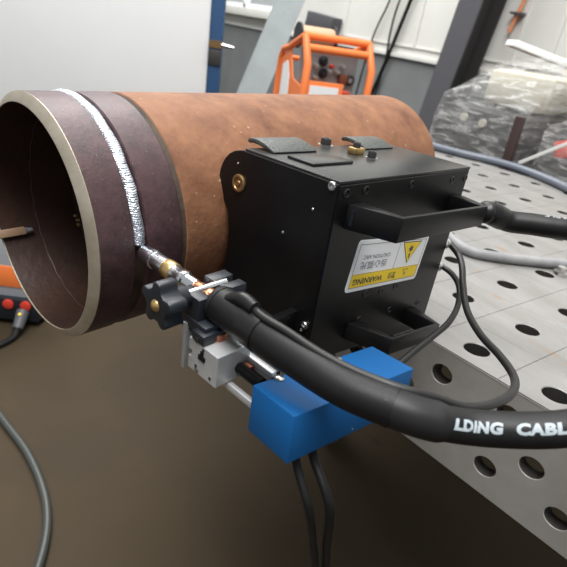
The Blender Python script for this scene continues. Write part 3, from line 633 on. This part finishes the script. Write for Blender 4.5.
slab(-2.29, -2.10, 2.40, 2.415, col_grey, 'flange'); slab(-2.29, -2.10, 2.635, 2.65, col_dark, 'flange'); slab(-2.20, -2.19, 2.415, 2.635, col_dark, 'web')  # one steel: web and rear flange carry their shade in a darker colour
wb = MB().loft([[Vector((x, y, z)) for x, z in ((-4.37, 1.285), (-3.93, 1.25), (-3.96, 1.11), (-4.40, 1.125))] for y in (2.62, 2.74)]).build('switch_box', col_grey, None, 0.006)
tag(wb, 'dark grey switch box on the wall behind the wire spool', 'switch box')
yw = 2.715
tag(MB().tube([(-2.92, yw, 1.95), (-3.062, yw, 1.462), (-3.19, yw, 1.0), (-3.32, yw, 0.60), (-3.42, yw - 0.1, 0.02)], 0.016, 10).build('wall_cable', rubber), 'thick black cable hanging diagonally down the wall beside the orange feeder', 'cable')
tag(MB().tube([(-3.02, yw, 1.95), (-3.19, yw, 1.45), (-3.22, yw, 1.2), (-3.21, yw, 1.0), (-3.26, yw, 0.6), (-3.30, yw - 0.1, 0.02)], 0.009, 8).build('wall_cable', thin_cab), 'thin dark cable crossing the thick wall cable', 'cable')
tag(MB().tube([(-3.19, yw, 1.95), (-3.31, yw, 1.45), (-3.45, yw, 1.05), (-3.52, yw - 0.05, 0.02)], 0.008, 8).build('wall_cable', thin_cab), 'leftmost thin dark cable on the wall by the feeder', 'cable')
oh = thing('orange_hose', 'orange hose fixed to the cream wall beside the column', 'hose', (-2.05, 2.72, 1.3))
MB().tube([(-1.93, yw, 2.1), (-2.015, yw, 1.52), (-2.035, yw, 1.42), (-2.060, yw, 1.31)], 0.013, 10).build('hose', mat('hose_orange', (0.80, 0.30, 0.14), 0.5), oh)
MB().box(WF, -2.075, -1.985, 2.68, 2.75, 1.42, 1.435).build('hose_clip', col_grey, oh)

# ------------------------------------------------------------------ wire feeder on its power source
ex = Vector((0.2568, 0.9664, 0)); ey = Vector((-0.9664, 0.2568, 0))
FF = Fr((-1.817, 0.831, 0), ex, ey, UP)
fd = thing('wire_feeder', 'orange tubular cage wire feeder with knobs and gauge behind the pipe', 'wire feeder', FF.p(0.145, 0.12, 0.60))
WD = 0.345; r_ = 0.0125
for x in (0, WD):
    MB().tube([FF.p(x, -0.080, 0.62), FF.p(x, -0.080, 0.80), FF.p(x, -0.080, 1.00), FF.p(x, 0.0, 1.117)], [0.019, 0.019, 0.019, 0.017], 12, 0).build('cage_post', orange, fd)
    MB().tube([FF.p(x, 0.0, 1.117), FF.p(x, 0.20, 1.05), FF.p(x, 0.33, 0.99), FF.p(x, 0.35, 0.62)], 0.0165, 12, 3).build('cage_rail', orange, fd)
MB().tube([FF.p(-0.004, 0, 1.117), FF.p(WD + 0.004, 0, 1.117)], 0.0175, 12, 0).build('top_bar', orange, fd)
MB().tube([FF.p(0, -0.030, 1.066), FF.p(WD, -0.030, 1.066)], 0.0185, 12, 0).build('top_bar', orange, fd)
MB().tube([FF.p(0, 0.34, 0.99), FF.p(WD, 0.34, 0.99)], 0.0125, 12, 0).build('rear_bar', orange, fd)
MB().box(FF, -0.015, WD + 0.015, -0.10, 0.37, 0.60, 0.635).build('base', orange, fd, 0.004)
MB().box(FF, 0.012, WD - 0.012, 0.070, 0.075, 0.635, 1.06).build('front_panel', panel_g, fd)
MB().box(FF, 0.010, 0.205, -0.085, -0.075, 0.635, 0.925).build('lower_panel', orange, fd, 0.003)
MB().box(FF, 0.026, 0.180, -0.088, -0.085, 0.850, 0.905).build('rating_plate', white_p, fd)
MB().prism(FF, [(-0.04, 0.635), (0.33, 0.635), (0.33, 0.975), (0.18, 1.04), (0.10, 0.91), (-0.04, 0.89)], -0.004, 0.004, 'yz').build('side_panel', orange, fd)
MB().prism(FF, [(0.13, 0.70), (0.27, 0.70), (0.27, 0.96), (0.20, 0.985), (0.15, 0.92)], -0.006, -0.004, 'yz').build('side_sticker', white_board, fd)
for x, z, rad in ((0.138, 1.010, 0.024), (0.146, 0.952, 0.024)):
    MB().lathe(FF.p(x, 0.070, z), -ey, [(0, rad), (0.012, rad), (0.014, rad * 0.75), (0.032, rad * 0.65), (0.032, 0.0002)], 20).build('knob', blk_plastic, fd)
MB().lathe(FF.p(0.300, 0.070, 0.935), -ey, [(0, 0.027), (0.02, 0.027), (0.024, 0.022), (0.020, 0.020), (0.020, 0.0002)], 24).build('gauge', col_dark, fd)
MB().cyl(FF.p(0.300, 0.049, 0.935), FF.p(0.300, 0.045, 0.935), 0.012, 0.012, 20).build('gauge_face', panel_g, fd)
MB().box(FF, 0.235, 0.275, 0.035, 0.070, 0.915, 0.960).build('gauge_bracket', copper_d, fd, 0.003)
MB().cyl(FF.p(0.186, 0.070, 0.990), FF.p(0.186, 0.040, 0.990), 0.011, 0.009, 16).build('red_button', red, fd)
for x, z in ((0.098, 0.985), (0.178, 0.965), (0.222, 0.965), (0.245, 0.995), (0.105, 0.928), (0.262, 0.900), (0.245, 0.880), (0.270, 0.870)):
    MB().lathe(FF.p(x, 0.070, z), -ey, [(0, 0.013), (0.014, 0.013), (0.014, 0.009), (0.03, 0.009), (0.032, 0.0002)], 6).build('fitting', steel, fd, smooth=False)
MB().tube([FF.p(0.215, 0.05, 0.875), FF.p(0.25, 0.02, 0.872), FF.p(0.30, 0.03, 0.850), FF.p(0.31, 0.03, 0.66)], 0.013, 10).build('red_tube', red, fd)
MB().box(FF, 0.190, 0.320, 0.30, 0.33, 0.90, 1.03).build('rear_plate', orange, fd, 0.003)
sp_ = thing('wire_spool', 'copper coloured wire spool with black flanges on top of the orange feeder', 'spool', FF.p(0.10, 0.20, 1.06))
c0 = FF.p(0.025, 0.16, 1.110); c1 = FF.p(0.205, 0.16, 1.110)
MB().cyl(c0, c1, 0.048, 0.048, 32).build('wire', beige, sp_)
MB().cyl(c0 - ex * 0.012, c0, 0.060, 0.060, 32).build('flange', blk_plastic, sp_); MB().cyl(c1, c1 + ex * 0.012, 0.060, 0.060, 32).build('flange', blk_plastic, sp_)
ps = thing('power_source', 'orange and grey welding power source carrying the wire feeder', 'power source', FF.p(0.145, 0.15, 0))
MB().box(FF, -0.03, WD + 0.03, -0.06, 0.46, 0.10, 0.595).build('cabinet', welder_g, ps, 0.01)
MB().box(FF, -0.032, WD + 0.032, -0.062, 0.462, 0.36, 0.46).build('orange_band', orange, ps, 0.004)
for x in (0.0, WD):
    for y in (0.0, 0.40): MB().cyl(FF.p(x - 0.02, y, 0.05), FF.p(x + 0.02, y, 0.05), 0.05, 0.05, 20).build('wheel', rubber, ps)

# ------------------------------------------------------------------ floor welder at left
WFm = Fr((-1.423, -0.491, 0), RX, FX, UP)
wd = thing('floor_welder', 'grey welder with orange band standing on the floor below the pipe mouth', 'welder', WFm.p(-0.18, 0.2, 0))
MB().box(WFm, -0.36, 0.0, 0.0, 0.45, 0.03, 0.50).build('cabinet', welder_g, wd, 0.008)
MB().box(WFm, -0.362, 0.002, -0.004, 0.452, 0.160, 0.245).build('orange_band', orange, wd, 0.002)
MB().box(WFm, -0.350, 0.002, -0.020, 0.02, 0.025, 0.120).build('front_panel', blk_plastic, wd, 0.006)
for x in (-0.022, -0.085, -0.150):
    MB().lathe(WFm.p(x - 0.016, -0.020, 0.098), -FX, [(0, 0.019), (0.008, 0.019), (0.010, 0.014), (0.010, 0.0002)], 18).build('red_socket', red, wd)
for x in (-0.36, -0.03): MB().box(WFm, x, x + 0.03, 0.02, 0.43, 0, 0.03).build('foot', rubber, wd)
pg = thing('cable_plug', 'dark cable plug with yellow mark hanging from the floor welder', 'plug', WFm.p(-0.06, -0.06, 0.0))
q0 = WFm.p(-0.050, -0.020, 0.072); q1 = WFm.p(-0.050, -0.075, 0.030)
MB().cyl(q0, q1, 0.023, 0.018, 18).build('plug_body', col_grey, pg); MB().lathe(q1, (q1 - q0), [(0, 0.018), (0.02, 0.013), (0.03, 0.0002)], 18).build('plug_nose', rubber, pg)
MB().cyl(q0.lerp(q1, 0.3) + Vector((0.010, -0.004, 0.014)), q0.lerp(q1, 0.3) + Vector((0.016, -0.007, 0.021)), 0.007, 0.006, 5).build('yellow_mark', yellow_p, pg)
MB().tube([q1, WFm.p(-0.055, -0.12, 0.013), WFm.p(-0.11, -0.20, 0.012), WFm.p(-0.22, -0.24, 0.012), WFm.p(-0.5, -0.22, 0.012)], 0.011, 10).build('lead', rubber, pg)

# ------------------------------------------------------------------ wrapped goods behind the table
EP = Vector((-0.1536, 0.9881, 0))
QF = Fr((-1.02, 0.78, 0), ED, EP, UP)
pal = thing('wrapped_pallet', 'dark machine wrapped in clear stretch film next to the column', 'wrapped pallet', QF.p(0.25, 0.35, 0))
MB().box(QF, 0.08, 0.44, 0.05, 0.62, 0.0, 0.12).build('pallet_base', card, pal)
MB().box(QF, 0.10, 0.42, 0.07, 0.60, 0.12, 0.985).build('machine', crate_m, pal, 0.01)
MB().box(QF, 0.14, 0.40, 0.26, 0.58, 0.99, 1.12).build('carton', card, pal, 0.03)
for x, z in ((0.20, 0.95), (0.275, 0.945)): MB().cyl(QF.p(x, 0.07, z), QF.p(x, 0.062, z), 0.014, 0.014, 16).build('knob', card, pal)
pal2 = thing('wrapped_pallet', 'tall film wrapped carton stack behind the red and yellow bundle', 'wrapped pallet', QF.p(0.72, 0.58, 0))
MB().box(QF, 0.49, 0.95, 0.39, 0.76, 0.0, 1.02).build('machine', crate_m, pal2, 0.01)
MB().box(QF, 0.50, 0.93, 0.42, 0.74, 1.02, 1.10).build('carton', card, pal2, 0.03)
def hull(F, x0, x1, y0, y1, z0, hfun, amp, name, parent, nx=26, ny=20, nz=18, seed=0):
    # one crumpled sheet: sides then top, with rounded shoulders
    M = MB(); per = []
    def sq(t):                                    # rounded rectangle in plan
        c, s_ = math.cos(t), math.sin(t); e = 0.28
        return (math.copysign(abs(c) ** e, c), math.copysign(abs(s_) ** e, s_))
    n = 110; rings = []
    prof = [(1.0, 0.0), (1.0, 0.2), (1.0, 0.4), (1.0, 0.55), (1.0, 0.68), (1.0, 0.78), (0.995, 0.86), (0.985, 0.92), (0.96, 0.965), (0.92, 0.985), (0.85, 0.995), (0.7, 1.0), (0.5, 1.0), (0.3, 1.0), (0.1, 1.0)]
    for rr, hz in prof:
        ring_ = []
        for k in range(n):
            a, b_ = sq(2 * math.pi * k / n); x = (x0 + x1) / 2 + a * rr * (x1 - x0) / 2; y = (y0 + y1) / 2 + b_ * rr * (y1 - y0) / 2
            z = z0 + (hfun(x, y) - z0) * hz; p = Vector((x * 9, y * 9, z * 7 + seed))
            d = noise.noise(p) * amp + abs(noise.noise(p * 2.3)) * amp * 0.7
            ring_.append(F.p(x + a * d * (1 if rr > 0.9 else 0), y + b_ * d * (1 if rr > 0.9 else 0), z + (d if hz > 0.9 else 0)))
        rings.append(ring_)
    M.loft(rings, caps=False); o = M.build(name, film, parent); return o
hull(QF, 0.06, 0.45, 0.03, 0.63, 0.08, lambda x, y: 1.015 + 0.15 * min(1, max(0, (0.4 * x + y - 0.08) / 0.5)), 0.018, 'stretch_film', pal)
hull(QF, 0.48, 0.97, 0.375, 0.78, 0.08, lambda x, y: 1.13, 0.018, 'stretch_film', pal2, seed=4)
bun = thing('wrapped_bundle', 'film wrapped bundle with red and yellow parts at the right edge', 'wrapped bundle', QF.p(0.65, 0.15, 0))
MB().box(QF, 0.50, 0.92, 0.06, 0.28, 0.0, 0.90).build('crate', crate_m, bun, 0.01)
MB().box(QF.sub(0.57, 0.10, 0.93, 0.4), -0.035, 0.035, -0.03, 0.03, -0.028, 0.028).build('red_part', red, bun, 0.006)
MB().box(QF.sub(0.65, 0.09, 0.925, -0.3), -0.03, 0.03, -0.03, 0.03, -0.024, 0.024).build('yellow_part', mat('cream_yellow', (0.75, 0.55, 0.25), 0.5), bun, 0.006)
MB().box(QF.sub(0.66, 0.16, 1.0, 0.2), -0.03, 0.03, -0.03, 0.03, -0.028, 0.028).build('red_part', red, bun, 0.006)
hull(QF, 0.485, 0.95, 0.03, 0.33, 0.1, lambda x, y: 0.985 + 0.10 * min(1, max(0, (x - 0.5) / 0.2)), 0.018, 'stretch_film', bun, seed=9)
bar_ = MB().loft([[Vector((-0.565, 0.790, 0)), Vector((-0.535, 0.795, 0)), Vector((-0.540, 0.815, 0)), Vector((-0.570, 0.810, 0))], [Vector((-0.612, 0.838, 1.0)), Vector((-0.582, 0.843, 1.0)), Vector((-0.587, 0.863, 1.0)), Vector((-0.617, 0.858, 1.0))]]).build('steel_bar', brown_post, None, 0.002)
tag(bar_, 'dark red brown steel bar standing in front of the wrapped goods', 'bar')
LQ = [Vector((0, 0, 0)), Vector((0.012, 0, 0)), Vector((0.012, 0, 0.006)), Vector((0, 0, 0.006))]
lath = MB().loft([[Vector((-0.515, 0.778, 0.8755)) + d for d in LQ], [Vector((-0.300, 0.845, 1.055)) + d for d in LQ]]).build('lath', pale_strip, None, 0.001)
tag(lath, 'pale thin lath leaning on the film wrapped bundle', 'lath')
bd0 = QF.p(0.100, 0.480, 1.213); bdx = (QF.p(0.275, 0.61, 1.178) - QF.p(0.093, 0.466, 1.223)).normalized(); bdy = Vector((-bdx.y, bdx.x, 0)).normalized()
brd = MB().box(Fr(bd0, bdx, bdy, bdx.cross(bdy)), 0, 0.46, 0, 0.16, -0.010, 0.014).build('foam_board', white_board, None, 0.003)
tag(brd, 'white foam board lying on top of the wrapped machines', 'board')
